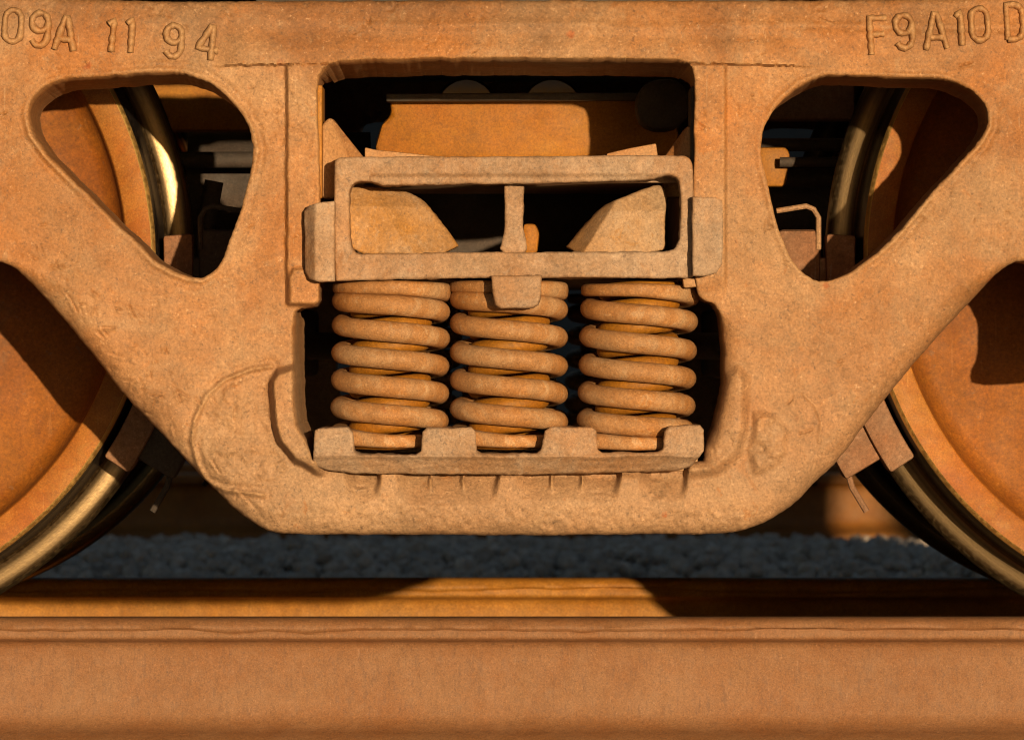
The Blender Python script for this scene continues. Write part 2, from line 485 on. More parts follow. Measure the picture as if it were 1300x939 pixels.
def steel(name, col, rough, aniso=True, rust_amt=0.3, rcol=(0.25, 0.10, 0.03)):
    m, nt, b = new_mat(name)
    L = nt.links.new
    tc = N(nt, 'ShaderNodeTexCoord')
    n = N(nt, 'ShaderNodeTexNoise', Scale=170.0, Detail=6.0, Roughness=0.7); L(tc.outputs['Object'], n.inputs['Vector'])
    r = N(nt, 'ShaderNodeValToRGB'); r.color_ramp.elements[0].position = 0.45; r.color_ramp.elements[1].position = 0.72
    L(n.outputs['Fac'], r.inputs['Fac'])
    mm = N(nt, 'ShaderNodeMath', operation='MULTIPLY'); L(r.outputs['Color'], mm.inputs[0]); mm.inputs[1].default_value = rust_amt
    x = N(nt, 'ShaderNodeMix', data_type='RGBA'); L(mm.outputs[0], x.inputs['Factor']); x.inputs[6].default_value = (*col, 1); x.inputs[7].default_value = (*rcol, 1)
    # fine turning lines round the wheel: noise stretched along the radius-free direction
    sp = N(nt, 'ShaderNodeSeparateXYZ'); L(tc.outputs['Object'], sp.inputs[0])
    cb = N(nt, 'ShaderNodeCombineXYZ'); L(sp.outputs['Y'], cb.inputs['Y'])
    n2 = N(nt, 'ShaderNodeTexNoise', Scale=420.0, Detail=3.0, Roughness=0.7); L(cb.outputs[0], n2.inputs['Vector'])
    mr = N(nt, 'ShaderNodeMapRange'); L(n2.outputs['Fac'], mr.inputs[0]); mr.inputs[1].default_value = .3; mr.inputs[2].default_value = .7
    mr.inputs[3].default_value = 0.55; mr.inputs[4].default_value = 1.25
    hs = N(nt, 'ShaderNodeHueSaturation'); L(mr.outputs[0], hs.inputs['Value']); L(x.outputs[2], hs.inputs['Color'])
    L(hs.outputs[0], b.inputs['Base Color'])
    im = N(nt, 'ShaderNodeMath', operation='MULTIPLY_ADD'); L(mm.outputs[0], im.inputs[0]); im.inputs[1].default_value = -0.9; im.inputs[2].default_value = 1.0
    L(im.outputs[0], b.inputs['Metallic'])
    b.inputs['Roughness'].default_value = rough
    n3 = N(nt, 'ShaderNodeTexNoise', Scale=300.0, Detail=3.0); L(tc.outputs['Object'], n3.inputs['Vector'])
    bp = N(nt, 'ShaderNodeBump', Strength=0.12, Distance=0.001); L(n3.outputs['Fac'], bp.inputs['Height']); L(bp.outputs[0], b.inputs['Normal'])
    return m


M_BRIGHT = steel('worn_bright_steel', (0.27, 0.19, 0.105), 0.37, rust_amt=0.35, rcol=(0.085, 0.048, 0.03))
M_TREAD = steel('dark_tread_steel', (0.11, 0.10, 0.105), 0.32, rust_amt=0.5, rcol=(0.10, 0.045, 0.02))
M_EDGE = steel('rim_edge_steel', (0.85, 0.56, 0.20), 0.5, rust_amt=0.6, rcol=(0.55, 0.26, 0.05))

# ------------------------------------------------------------------ ground, rails, sleepers, ballast
RAIL_H = 0.168
RAIL_TOP = RAIL_H
TY = 1.21                                  # truck centre line in depth
NEAR_RAIL, FAR_RAIL = 0.435, 1.985


def ground_mesh():
    bm = bmesh.new()
    ys = [-600, -60, -12, -4, -1.6, -1.2, 0.2, 0.4, 4.0, 5.0, 7.5, 9.0, 12.6, 13.6, 16.0, 20.0, 30, 120, 900]
    def gz(x, y):
        z = -0.17
        if -1.3 < y < 0.3: z = -0.10
        if 0.3 <= y < 4.2 or 8.9 < y < 12.7: z = -0.035
        if y >= 13.6: z = {13.6: -0.2, 16.0: 0.9, 20.0: 3.2, 30: 6.5, 120: 7.0, 900: 7.0}[y]  # bank added so that everything behind the truck stays dark
        return z
    xs = [-900, -120, -40, -20, -10, -5, -2.5, 0, 2.5, 5, 10, 20, 40, 120, 900]
    rows = [[bm.verts.new((x, y, gz(x, y) + (random.uniform(-.03, .03) if abs(y) > 13 else 0))) for x in xs] for y in ys]
    for j in range(len(ys) - 1):
        for i in range(len(xs) - 1):
            bm.faces.new((rows[j][i], rows[j][i + 1], rows[j + 1][i + 1], rows[j + 1][i]))
    return bm


M_GROUND = rust('dry_ground', (0.09, 0.075, 0.06), (0.09, 0.06, 0.04), (0.13, 0.11, 0.09), (0.06, 0.05, 0.04), scale=0.3, bump=0.6)
M_BANK_SHADE = rust('bank_shade_dark', (0.020, 0.018, 0.014), (0.03, 0.022, 0.014), (0.035, 0.03, 0.022), (0.01, 0.009, 0.008), scale=0.3, bump=0.8)  # near-black colour stands in for shade on the added bank
g = bm_obj('ground', ground_mesh(), [M_GROUND, M_BANK_SHADE])
for p_ in g.data.polygons:
    if 12.5 < p_.center.y < 100: p_.material_index = 1
tag(g, 'gravelly bare ground and an added dark bank standing for the shade beyond the tracks', kind='structure')


def stone_protos():
    out = []
    for k in range(6):
        bm = bmesh.new()
        bmesh.ops.create_icosphere(bm, subdivisions=1, radius=1.0)
        rr = random.Random(k)
        for v in bm.verts:
            v.co *= rr.uniform(0.7, 1.15)
        # flatten some sides so that the stones look crushed
        for q in range(5):
            n = Vector((rr.gauss(0, 1), rr.gauss(0, 1), rr.gauss(0, 1))).normalized(); lim = rr.uniform(.45, .75)
            for v in bm.verts:
                d = v.co.dot(n)
                if d > lim: v.co -= n * (d - lim)
        bm.verts.ensure_lookup_table()
        out.append((np.array([v.co[:] for v in bm.verts]), np.array([[v.index for v in f.verts] for f in bm.faces])))
        bm.free()
    return out


def ballast(name, regions, mat, seed):
    protos = stone_protos()
    rg = np.random.default_rng(seed)
    V = []; F = []; base = 0
    for (x0, x1, y0, y1, zf, dens, r0, r1) in regions:
        n = int((x1 - x0) * (y1 - y0) * dens)
        for k in range(n):
            pv, pf = protos[rg.integers(6)]
            x = rg.uniform(x0, x1); y = rg.uniform(y0, y1)
            r = rg.uniform(r0, r1)
            q = rg.normal(size=4); q /= np.linalg.norm(q)
            w, a, b, c = q
            R = np.array([[1 - 2 * (b * b + c * c), 2 * (a * b - c * w), 2 * (a * c + b * w)], [2 * (a * b + c * w), 1 - 2 * (a * a + c * c), 2 * (b * c - a * w)], [2 * (a * c - b * w), 2 * (b * c + a * w), 1 - 2 * (a * a + b * b)]])
            P = (pv * r * rg.uniform(.7, 1.2, 3)) @ R.T + np.array([x, y, zf(x, y) + rg.uniform(-.012, .018)])
            V.append(P); F.append(pf + base); base += len(pv)
    V = np.concatenate(V); F = np.concatenate(F)
    me = bpy.data.meshes.new(name)
    me.vertices.add(len(V)); me.vertices.foreach_set('co', V.ravel())
    me.loops.add(len(F) * 3); me.loops.foreach_set('vertex_index', F.ravel().astype(np.int32))
    me.polygons.add(len(F)); me.polygons.foreach_set('loop_start', np.arange(0, len(F) * 3, 3, dtype=np.int32))
    me.update(calc_edges=True)
    return mesh_obj(name, me, mat)


flat = lambda x, y: -0.03
bank = lambda x, y: -0.035 if (y < 4.0 or y > 9.0) else -0.15
b = ballast('ballast', [(-1.6, 1.6, -1.2, 0.36, lambda x, y: -0.075, 300, .022, .034), (-1.6, 1.6, 0.66, 3.6, flat, 420, .022, .036), (-1.7, 1.7, 5.9, 10.42, lambda x, y: -0.02 if y > 9.0 else -0.15 + 0.13 * max(0, y - 7.5) / 1.5, 780, .016, .034)], M_STONE, 5)
tag(b, 'crushed grey stone ballast between and beyond the rails', kind='stuff')


def rail_mesh(seed, mat):
    # half profile in (y, z) from the top centre round the front to the foot, z=0 is the rail top
    prof = [(0.0, 0.0), (-.020, -.0006), (-.029, -.003), (-.0335, -.0065), (-.0352, -.0095), (-.0366, -.0125), (-.0360, -.0155), (-.0348, -.0180), (-.0346, -.0215), (-.0344, -.0250),
            (-.0325, -.0275), (-.0200, -.0300), (-.0130, -.0335), (-.0098, -.040), (-.0082, -.055), (-.0078, -.080), (-.0085, -.105), (-.0105, -.122), (-.0170, -.134), (-.0350, -.143), (-.066, -.1535), (-.0695, -.157), (-.070, -.168)]
    full = prof + [(-y, z) for (y, z) in prof[::-1][:-1]]
    xs = np.linspace(-4.5, 4.5, 1500)
    x = xs[:, None] * 1000
    k = np.arange(len(full))[None, :]
    P = np.array(full)
    Y = np.repeat(P[None, :, 0], len(xs), 0); Z = np.repeat(P[None, :, 1], len(xs), 0)
    front = (np.arange(len(full)) >= 4) & (np.arange(len(full)) <= 9)
    lipw = np.where((np.arange(len(full)) >= 5) & (np.arange(len(full)) <= 7), 1.0, 0.25) * front
    jag = fbm(x + 0 * k, 0 * x + k * 0.2, 70, seed, 4)
    Y = Y - lipw * (0.0030 * jag)
    lip2 = np.isin(np.arange(len(full)), [6, 7])
    Z = Z + lip2 * (0.0075 * fbm(x + 0 * k, 0 * x + 0 * k, 110, seed + 5, 4))
    Y = Y + np.isin(np.arange(len(full)), [7]) * 0.0022
    V = np.stack([np.repeat(xs[:, None], len(full), 1), Y, Z], 2)
    n = len(full); m = len(xs)
    i, j = np.meshgrid(np.arange(m - 1), np.arange(n), indexing='ij')
    j2 = (j + 1) % n
    F = np.stack([i * n + j, i * n + j2, (i + 1) * n + j2, (i + 1) * n + j], 2).reshape(-1, 4)
    me = bpy.data.meshes.new('rail')
    V = V.reshape(-1, 3)
    me.vertices.add(len(V)); me.vertices.foreach_set('co', V.ravel())
    me.loops.add(len(F) * 4); me.loops.foreach_set('vertex_index', F.ravel().astype(np.int32))
    me.polygons.add(len(F)); me.polygons.foreach_set('loop_start', np.arange(0, len(F) * 4, 4, dtype=np.int32))
    me.update(calc_edges=True)
    bm = bmesh.new(); bm.from_mesh(me); bmesh.ops.recalc_face_normals(bm, faces=bm.faces)
    bm.verts.ensure_lookup_table()
    bm.to_mesh(me); bm.free()
    me.polygons.foreach_set('use_smooth', [True] * len(me.polygons))
    me.set_sharp_from_angle(angle=math.radians(50))
    me.materials.append(mat)
    return me


rail_near = link(bpy.data.objects.new('rail', rail_mesh(4, M_RAIL))); rail_near.location = (0, NEAR_RAIL, RAIL_TOP)
tag(rail_near, 'rusty brown rail nearest the viewer with a cracked lip along its head', 'rail', 'running rails')
rail_far = link(bpy.data.objects.new('rail', rail_mesh(23, M_RAIL_OLD))); rail_far.location = (0, FAR_RAIL, RAIL_TOP)
tag(rail_far, 'half shaded orange rail just behind the nearest rail', 'rail', 'running rails')
rail_next = rail_mesh(31, M_RAIL_SHADED)
for yy, lab in ((10.5, 'dim rail of the next track beyond the grey ballast'), (12.05, 'farthest rail of the next track against the added dark bank')):
    r_ = link(bpy.data.objects.new('rail', rail_next)); r_.location = (0, yy, RAIL_TOP)
    tag(r_, lab, 'rail', 'running rails')


# ------------------------------------------------------------------ side frame
OUT_R = [(240, 2), (400, 1), (650, 0), (900, 1), (1100, 0), (1250, -4), (1340, -10), (1440, -8), (1560, 20), (1650, 70), (1690, 140), (1695, 300), (1690, 452), (1640, 452), (1640, 300), (1625, 225), (1560, 205), (1500, 210), (1455, 240),
         (1442, 320), (1440, 458), (1354, 462), (1353, 444), (1362, 425), (1364, 380), (1352, 350), (1330, 336), (1305, 331), (1286, 332), (1266, 347), (1233, 383), (1186, 433), (1129, 500), (1066, 583), (1046, 603), (1009, 640), (976, 662), (940, 675), (900, 678)]
OUT_L = [(780, 679), (650, 679.5), (520, 679), (400, 679), (363, 678), (333, 672), (300, 650), (253, 603), (213, 560), (157, 503), (117, 450), (67, 390), (33, 353), (18, 339), (0, 331), (-25, 331), (-48, 340), (-66, 360), (-70, 400), (-66, 430), (-56, 444), (-57, 462), (-146, 458),
         (-148, 320), (-161, 240), (-206, 210), (-266, 205), (-331, 225), (-346, 300), (-346, 452), (-396, 452), (-401, 300), (-396, 140), (-356, 70), (-266, 20), (-146, -8), (-46, -10), (44, -4), (150, 0)]
OUTER = OUT_R + OUT_L
HOLE_L = [(35, 145), (37, 133), (45, 120), (60, 107), (83, 100), (133, 97), (200, 92), (233, 93), (260, 102), (283, 117), (307, 143), (318, 167), (323, 190), (318, 220), (307, 263), (293, 300), (283, 330), (273, 343), (257, 353), (240, 352), (217, 343), (197, 332), (173, 307), (143, 280), (100, 237), (60, 197), (41, 170)]
HOLE_R = [(967, 173), (973, 155), (989, 130), (1016, 107), (1046, 95), (1083, 95), (1149, 99), (1193, 99), (1219, 106), (1239, 118), (1254, 137), (1254, 160), (1243, 180), (1213, 213), (1176, 253), (1133, 303), (1106, 327), (1076, 348), (1053, 357), (1036, 358), (1019, 347), (1003, 327), (989, 293), (976, 240), (969, 213), (966, 190)]
WINDOW = [(402, 100), (413, 84), (433, 77), (566, 74), (700, 74), (833, 75), (866, 77), (879, 84), (882, 100), (882, 133), (880, 250), (882, 340), (885, 372), (895, 382), (906, 384), (915, 396), (919, 428), (920, 490), (910, 538), (896, 566), (893, 590), (650, 592), (400, 590), (390, 562), (374, 534), (372, 467), (371, 405), (376, 392), (405, 388), (406, 350), (407, 257), (404, 180)]
COLLAR_L = [(343, 482), (352, 470), (376, 462), (395, 462), (420, 560), (900, 560), (880, 603), (405, 603), (372, 586), (352, 560), (344, 530)]
COLLAR_R = [(920, 470), (938, 466), (950, 480), (950, 545), (938, 580), (912, 601), (880, 606), (600, 603), (600, 560), (900, 560)]
POCKETS = [(437, 483), (503, 547), (549, 587), (589, 633), (655, 701), (703, 739), (741, 786), (808, 872)]
ARC_L = [(344, 465), (318, 469), (285, 482), (262, 503), (247, 533), (244, 560), (251, 590), (262, 612), (285, 622), (335, 628)]
ARC_R = [(1020, 500), (1035, 515), (1043, 535), (1040, 560)]
BLOB = [(955, 520), (985, 523), (1003, 545), (1000, 575), (985, 600), (955, 605), (948, 570)]


_g = random.Random(77)
GOUGES = []
for _k in range(150):
    if _k < 60:                                             # along the left diagonal and the foot
        t_ = _g.random()
        gx_, gy_ = (40 + 250 * t_ + _g.gauss(20, 22), 360 + 270 * t_ + _g.gauss(-25, 22))
    else:
        gx_, gy_ = _g.uniform(-30, 1330), _g.uniform(5, 675)
    GOUGES.append((gx_, gy_, _g.choice((2, 3, 4, 6, 10, 16)), _g.uniform(-0.9, 0.9) + (0.8 if _k < 60 else 0), _g.uniform(0.0008, 0.0026)))


def frame_relief(x, y):
    x = np.asarray(x, float); y = np.asarray(y, float)
    h = np.zeros(x.shape)
    # top chord stands proud of the columns
    edge = 79 + 1.5 * vnoise(x / 9, y * 0, 61) + 0.00004 * (x - 650) ** 2
    edge = edge + 2.5 * vnoise(x / 5, y * 0, 63) * sstep(0.1, 0.4, vnoise(x / 21, y * 0, 65) + 0.3)
    m = sstep(262, 310, x) * (1 - sstep(985, 1040, x))
    h += 0.011 * m * (1 - sstep(edge - 1.2, edge + 1.2, y)) * sstep(30, 72, y)
    h -= 0.004 * sstep(36, 26, y) * (1 - 0.3 * vnoise(x / 50, y / 50, 8)) * 0 
    h += 0.0035 * np.exp(-((y - 34 - 4 * vnoise(x / 90, y * 0, 5)) / 7.0) ** 2) * sstep(400, 520, x) * 1.0
    h -= 0.006 * (1 - sstep(2, 30, y))
    # guide strips on the columns
    sl = sstep(361, 367, x + 1.5 * vnoise(y / 14, x * 0, 33)) * sstep(80, 84, y) * (1 - sstep(384, 389, y)) * (x < 500)
    h += 0.011 * sl
    lug = sdf_poly(x, y, [(366, 352), (372, 340), (420, 340), (420, 390), (366, 388)])
    h += 0.008 * sstep(-2, 5, lug)
    sr = (1 - sstep(918, 924, x)) * sstep(80, 84, y) * (1 - sstep(345, 385, y)) * (x > 800)
    h += 0.008 * sr
    # raised collars at the foot of the window
    cl = sdf_poly(x, y, COLLAR_L) + 2.0 * fbm(x, y, 16, 44)
    h += 0.036 * sstep(-3, 8, cl) * (1 - sstep(398, 420, x)) * (1 - 0.35 * sstep(575, 604, y))
    cr = sdf_poly(x, y, COLLAR_R) + 2.0 * fbm(x, y, 16, 47)
    h += 0.014 * sstep(-5, 12, cr) * (x > 620)
    # scooped pockets between ribs under the spring seat
    for (a, c) in ((437, 484), (502, 634), (654, 787), (808, 873)):
        x_ = x + 3 * vnoise(y / 12, x / 60, 19)
        side_ = sstep(a - 2, a + 22, x_) * (1 - sstep(c - 5 - (y - 603) * 0.25, c + 2 - (y - 603) * 0.1, x_))
        h -= 0.030 * side_ * np.clip((640 + 8 * vnoise(x / 40, y / 40, 3) - y) / 38, 0, 1) ** 1.4 * (y > 585)
    for nx_ in (548, 588, 702, 740):
        x_ = x + 3 * vnoise(y / 10, x / 50, 29)
        h += 0.010 * sstep(nx_ - 5, nx_ - 1, x_) * (1 - sstep(nx_, nx_ + 4, x_)) * np.clip((626 - y) / 16, 0, 1) * (y > 590)
    # bead and trough round the two big openings
    fh = np.minimum(np.abs(sdf_poly(x, y, HOLE_L)), np.abs(sdf_poly(x, y, HOLE_R)))
    amp = 0.6 + 1.2 * vnoise(x / 60, y / 60, 151)
    h += 0.0022 * amp * np.exp(-((fh - 4) / 2.2) ** 2) - 0.0026 * amp * np.exp(-((fh - 11) / 4.0) ** 2)
    # gouges, drips and weld spatter
    for (gx, gy, gl, ga, gd) in GOUGES:
        mk = (np.abs(x - gx) < gl + 6) & (np.abs(y - gy) < gl + 6)
        if not mk.any(): continue
        c_, s_ = math.cos(ga), math.sin(ga)
        u = (x[mk] - gx) * c_ + (y[mk] - gy) * s_; v = -(x[mk] - gx) * s_ + (y[mk] - gy) * c_ + 0.02 * u * u / max(gl, 1) * 3
        w_ = np.exp(-np.maximum(np.abs(u) - gl * 0.5, 0) ** 2 / 4.0)
        h[mk] += gd * w_ * (-np.exp(-(v / 1.6) ** 2) + 0.7 * np.exp(-((v - 2.6) / 1.5) ** 2))
    # foundry lines and lumps
    d = sdf_line(x, y, ARC_L) + 1.5 * fbm(x, y, 10, 71)
    h += 0.0035 * np.exp(-(d / 3.0) ** 2) - 0.002 * np.exp(-((d - 6) / 4.0) ** 2)
    d2 = sdf_poly(x, y, [(344, 465), (285, 482), (250, 520), (244, 560), (262, 612), (350, 625), (372, 590), (343, 540)])
    h += 0.004 * sstep(0, 14, d2) * (fbm(x, y, 26, 81, 4) * 1.6)
    h += 0.010 * sstep(-2, 12, sdf_poly(x, y, BLOB)) * (0.45 + 1.1 * fbm(x, y, 30, 91, 4))
    d = sdf_line(x, y, ARC_R); h += 0.0018 * np.exp(-(d / 2.0) ** 2)
    for (cx, cy, r) in ((243, 487, 4.5), (357, 592, 5), (835, 622, 12), (440, 636, 12)):
        d = np.abs(np.hypot(x - cx, y - cy) - r); h += 0.0012 * np.exp(-(d / 1.4) ** 2)
    # pitted, flaky patches
    pit = np.clip(fbm(x, y, 9, 101, 3) - 0.22, 0, 1) * np.clip(fbm(x, y, 70, 111, 2) + 0.15, 0, 1)
    h -= 0.012 * pit
    rough = sstep(630, 650, y) * (1 - sstep(672, 680, y))
    h += 0.0022 * rough * fbm(x, y, 8, 121, 3)
    dg = sdf_line(x, y, [(60, 400), (260, 620), (340, 665)])
    h += 0.003 * np.exp(-(dg / 26.0) ** 2) * fbm(x, y, 12, 131, 3)
    h += 0.0016 * fbm(x, y, 120, 141, 2)
    return h


def frame_radii(x, y, ro, rh):
    ro = 10 + 0 * x
    low = sstep(330, 380, y)
    ro = ro + 30 * low * (1 - 0.25 * sstep(640, 680, y))
    rh = np.where((x > 370) & (x < 940), 2.5 + 19 * sstep(392, 425, y) * (x > 650) + 2 * sstep(385, 420, y), 2.6)
    return ro, rh


def frame_flare(bx, by, t):
    """the back of the openings closes in a little: the cast walls are drafted"""
    hl = (bx > 25) & (bx < 335) & (by < 362) & (by > 80)
    hr = (bx > 955) & (bx < 1265) & (by < 365) & (by > 80)
    top = 1 - sstep(103, 150, by)
    win = (bx > 395) & (bx < 890) & (by < 110) & (by > 60)
    left = sstep(392, 410, by) * (1 - sstep(540, 575, by)) * ((bx > 365) & (bx < 395))
    e = hl * (2.0 * (1 - sstep(180, 300, bx)) + 6.5 * top) * t + hr * 6.5 * top * t
    e = e + win * 15.0 * t * (1 - sstep(84, 104, by)) + left * 9.0 * t
    return e


side = relief('truck_side_casting', OUTER, [HOLE_L, HOLE_R, WINDOW], 0.0, 0.20, M_CAST, step=1.7, hfun=frame_relief, rfun=frame_radii, flare=frame_flare, wob=1.3, noise=0.0009, seed=3, wall_noise=0.0008)
tag(side, 'large rusty cast steel side frame with raised characters and three openings, nearest the viewer', 'side frame', 'truck side frames')

# spring seat lip with its teeth, part of the side frame
SEAT = [(397, 585), (399, 546), (404, 543), (441, 542), (448, 549), (449, 573), (456, 577), (528, 577), (534, 572), (536, 548), (542, 543), (598, 543), (603, 548), (605, 572), (610, 576), (682, 576), (687, 572), (692, 547), (698, 542), (751, 542), (757, 547), (759, 570), (765, 574), (836, 574),
        (842, 570), (844, 547), (850, 541), (889, 539), (894, 545), (894, 572), (878, 592), (860, 598), (650, 603), (450, 601), (420, 597), (400, 592)]


def seat_relief(x, y):
    lipline = 579 + 2.5 * vnoise(x / 40, y * 0, 7)
    h = -0.016 * np.clip((y - lipline) / 22, 0, 1)
    h += 0.002 * np.exp(-((y - lipline) / 3.0) ** 2)
    h += 0.0014 * sstep(581, 590, y) * fbm(x / 6, y, 6, 15, 3)
    return h


relief('spring_seat', SEAT, [], -0.034, 0.19, M_DUSTY, side, step=1.5, r_out=2.5, hfun=seat_relief, wob=1.4, noise=0.0009, seed=17, smooth=0)
prism_obj('seat_floor', [(403, 577), (886, 577), (886, 598), (403, 598)], 0.02, 0.21, M_CAST, side, 0.002)


# raised foundry characters, one object each, following the surface
def glyph(ch):
    def arc(cx, cy, rx, ry, a0, a1, n=14):
        return [(cx + rx * math.cos(math.radians(a0 + (a1 - a0) * i / n)), cy + ry * math.sin(math.radians(a0 + (a1 - a0) * i / n))) for i in range(n + 1)]
    if ch == '0':
        return [(arc(0.3, 0.7, .26, .28, 0, 180, 10) + arc(0.3, 0.3, .26, .28, 180, 360, 10), True)]
    if ch == '9':
        return [(arc(0.3, .70, .25, .26, 0, 360, 18)[:-1], True), ([(.55, .70)] + arc(.3, .33, .25, .31, 0, -150, 10), False)]
    if ch == 'A':
        return [([(0.0, 0.0), (0.27, 1.0), (.35, 1.0), (0.62, 0.0)], False), ([(.12, .33), (.5, .33)], False)]
    if ch == '1':
        return [([(.18, .86), (.34, 1.0), (.34, 0.0)], False)]
    if ch == '4':
        return [([(.45, 0.0), (.45, 1.0), (.38, 1.0), (.0, .33), (.66, .30)], False)]
    if ch == 'F':
        return [([(.08, 0.0), (.08, 1.0), (.58, .98)], False), ([(.08, .55), (.48, .55)], False)]
    if ch == 'D':
        return [([(.08, 0.0), (.08, 1.0), (.3, 1.0)] + arc(.28, .72, .28, .28, 80, 0, 6) + arc(.28, .28, .28, .28, 0, -80, 6) + [(.08, 0.0)], False)]
    if ch == 'T':
        return [([(0.0, 1.0), (.6, 1.0)], False), ([(.3, 1.0), (.3, 0.0)], False)]
    if ch == 'O':
        return glyph('0')
    if ch == 'P':
        return [([(.08, 0.0), (.08, 1.0), (.3, 1.0)] + arc(.3, .75, .25, .25, 90, -90, 10) + [(.08, .5)], False)]
    return []


def raised_char(ch, cx, cy, hgt, tilt, y, parent, mats, rad=2.6, wid=1.0, squash=0.85, sink=0.0006, rot=0.0, hf=None):
    s = (D0 + y) / FPX
    bm = bmesh.new()
    a = math.radians(tilt)
    for pts, closed in glyph(ch):
        # resample
        P = [Vector((p[0], p[1])) for p in pts]
        if closed: P.append(P[0])
        Q = []
        for i in range(len(P) - 1):
            n = max(1, int((P[i + 1] - P[i]).length / 0.09))
            for k in range(n): Q.append(P[i].lerp(P[i + 1], k / n))
        if not closed: Q.append(P[-1])
        pts3 = []
        for q in Q:
            gx = (q.x - 0.31) * hgt * wid; gy = -(q.y - 0.5) * hgt
            x = cx + gx * math.cos(a) - gy * math.sin(a); yy = cy + gx * math.sin(a) + gy * math.cos(a)
            h = float(hf(np.array([x]), np.array([yy]))[0]) if hf is not None else 0.0
            pts3.append(((x - CX) * s, y - h + sink, ZC + (CY - yy) * s))
        rr = [rad * s * (1 + 0.18 * random.uniform(-1, 1)) for _ in pts3]
        tube(bm, pts3, rr, 10, closed, squash)
    return bm_obj('raised_letter' if ch.isalpha() else 'raised_digit', bm, mats, parent, smooth=True)


for ch, cx, cy, hg, tl in (('0', 17, 33, 42, 3), ('9', 51, 37, 44, 4), ('A', 83, 43, 42, 5), ('1', 142, 46, 40, 6), ('1', 166, 46, 42, 4), ('9', 221, 52, 42, 4), ('4', 264, 55, 42, 6),
                           ('F', 1115, 46, 46, -4), ('9', 1148, 40, 44, -4), ('A', 1188, 40, 46, -3), ('1', 1219, 37, 42, -4), ('0', 1244, 31, 42, -3), ('D', 1288, 28, 44, -3)):
    raised_char(ch, cx, cy, hg, tl, 0.0, side, M_CAST, rad=4.5, squash=1.9, sink=0.0, hf=frame_relief, wid=0.95)

# ------------------------------------------------------------------ bolster
BO = [(424, 206), (430, 200), (440, 199), (560, 199), (700, 198), (868, 197), (876, 201), (880, 210), (881, 280), (881, 351), (870, 353), (660, 352), (440, 356), (424, 356)]
BH = [(443, 246), (446, 236), (455, 230), (476, 231), (488, 236), (560, 234), (660, 233), (760, 231), (826, 228), (850, 222), (861, 226), (864, 240), (864, 300), (858, 316), (845, 320), (620, 320), (470, 322), (452, 323), (445, 312)]


def bolster_relief(x, y):
    h = 0.0025 * fbm(x, y, 30, 201, 4)
    h += 0.003 * np.clip(fbm(x, y, 16, 205, 3), -0.1, 0.6) * sstep(318, 326, y)
    h -= 0.004 * sstep(219, 226, y) * (1 - sstep(236, 242, y)) * (x > 470) * (x < 850)
    return h


bol = relief('bolster', BO, [BH], -0.016, 0.055, M_DUSTY, step=1.6, r_out=3.2, r_hole=3, hfun=bolster_relief, wob=1.1, noise=0.0009, seed=29)
tag(bol, 'cast steel bolster end resting across the three front coil springs inside the frame window', 'bolster', 'truck bolsters')
LUGL = [(386, 268), (392, 261), (405, 257), (425, 255), (425, 357), (405, 358), (392, 354), (387, 346)]
LUGR = [(879, 250), (908, 250), (917, 255), (918, 280), (917, 335), (910, 346), (897, 350), (879, 351)]
relief('gib', LUGL, [], -0.046, 0.03, M_DUSTY, bol, step=1.8, r_out=2.2, wob=0.8, noise=0.0008, smooth=0, seed=31, hfun=lambda x, y: -0.016 * np.clip((400 - x) / 12, 0, 1))
relief('gib', LUGR, [], -0.040, 0.03, M_DUSTY, bol, step=1.8, r_out=2.2, wob=0.8, noise=0.0008, smooth=0, seed=33)
TAB = [(624, 350), (687, 350), (687, 372), (683, 387), (676, 391), (636, 391), (629, 387), (625, 372)]
relief('tab', TAB, [], -0.040, -0.014, M_DUSTY, bol, step=1.6, r_out=3, wob=0.9, noise=0.0008, smooth=0, seed=35)
RIB = [(640, 230), (665, 230), (664, 262), (664, 290), (671, 322), (633, 322), (641, 290), (641, 262)]
relief('rib', RIB, [], 0.022, 0.40, M_DUSTY, bol, step=1.8, r_out=3, wob=1.2, seed=37)
relief('gusset', [(430, 234), (500, 240), (518, 243), (536, 252), (548, 266), (592, 323), (430, 323)], [], 0.045, 0.13, M_OCHRE, bol, step=1.5, r_out=2.5, wob=1.0, seed=39, noise=0.0012,
       hfun=lambda x, y: -0.030 * np.clip((x - 470 - (y - 240) * 0.62) / 70, 0, 1) - 0.02 * np.clip((262 - y) / 30, 0, 1))
relief('gusset', [(710, 323), (758, 268), (772, 257), (800, 247), (838, 232), (847, 244), (844, 290), (845, 323)], [], 0.05, 0.13, M_OCHRE, bol, step=1.5, r_out=2.5, wob=1.0, seed=41, noise=0.0012,
       hfun=lambda x, y: -0.045 * np.clip((760 - (y - 290) * 0.62 - x) / 32, 0, 1) - 0.02 * np.clip((268 - y) / 40, 0, 1))
prism_obj('lug', [(664, 284), (680, 284), (685, 296), (682, 322), (664, 322)], 0.13, 0.30, M_ORANGE, bol, 0.004)  # added orange block standing in for a small sunlit spot
# box section running back to the far side
for nm, poly, a, c, mt in (('top_plate', [(440, 203), (866, 203), (866, 232), (440, 232)], 0.055, 2.52, M_DUSTY), ('bottom_plate', [(430, 322), (876, 322), (876, 354), (430, 354)], 0.055, 2.52, M_DUSTY),
                           ('side_wall', [(427, 232), (443, 232), (443, 322), (427, 322)], 0.055, 2.52, M_DUSTY), ('side_wall', [(864, 232), (879, 232), (879, 322), (864, 322)], 0.055, 2.52, M_DUSTY)):
    prism_obj(nm, poly, a, c, mt, bol, 0.002)
prism_obj('web_plate', [(443, 232), (864, 232), (864, 322), (443, 322)], 0.80, 0.84, M_GRIME, bol, 0.0)
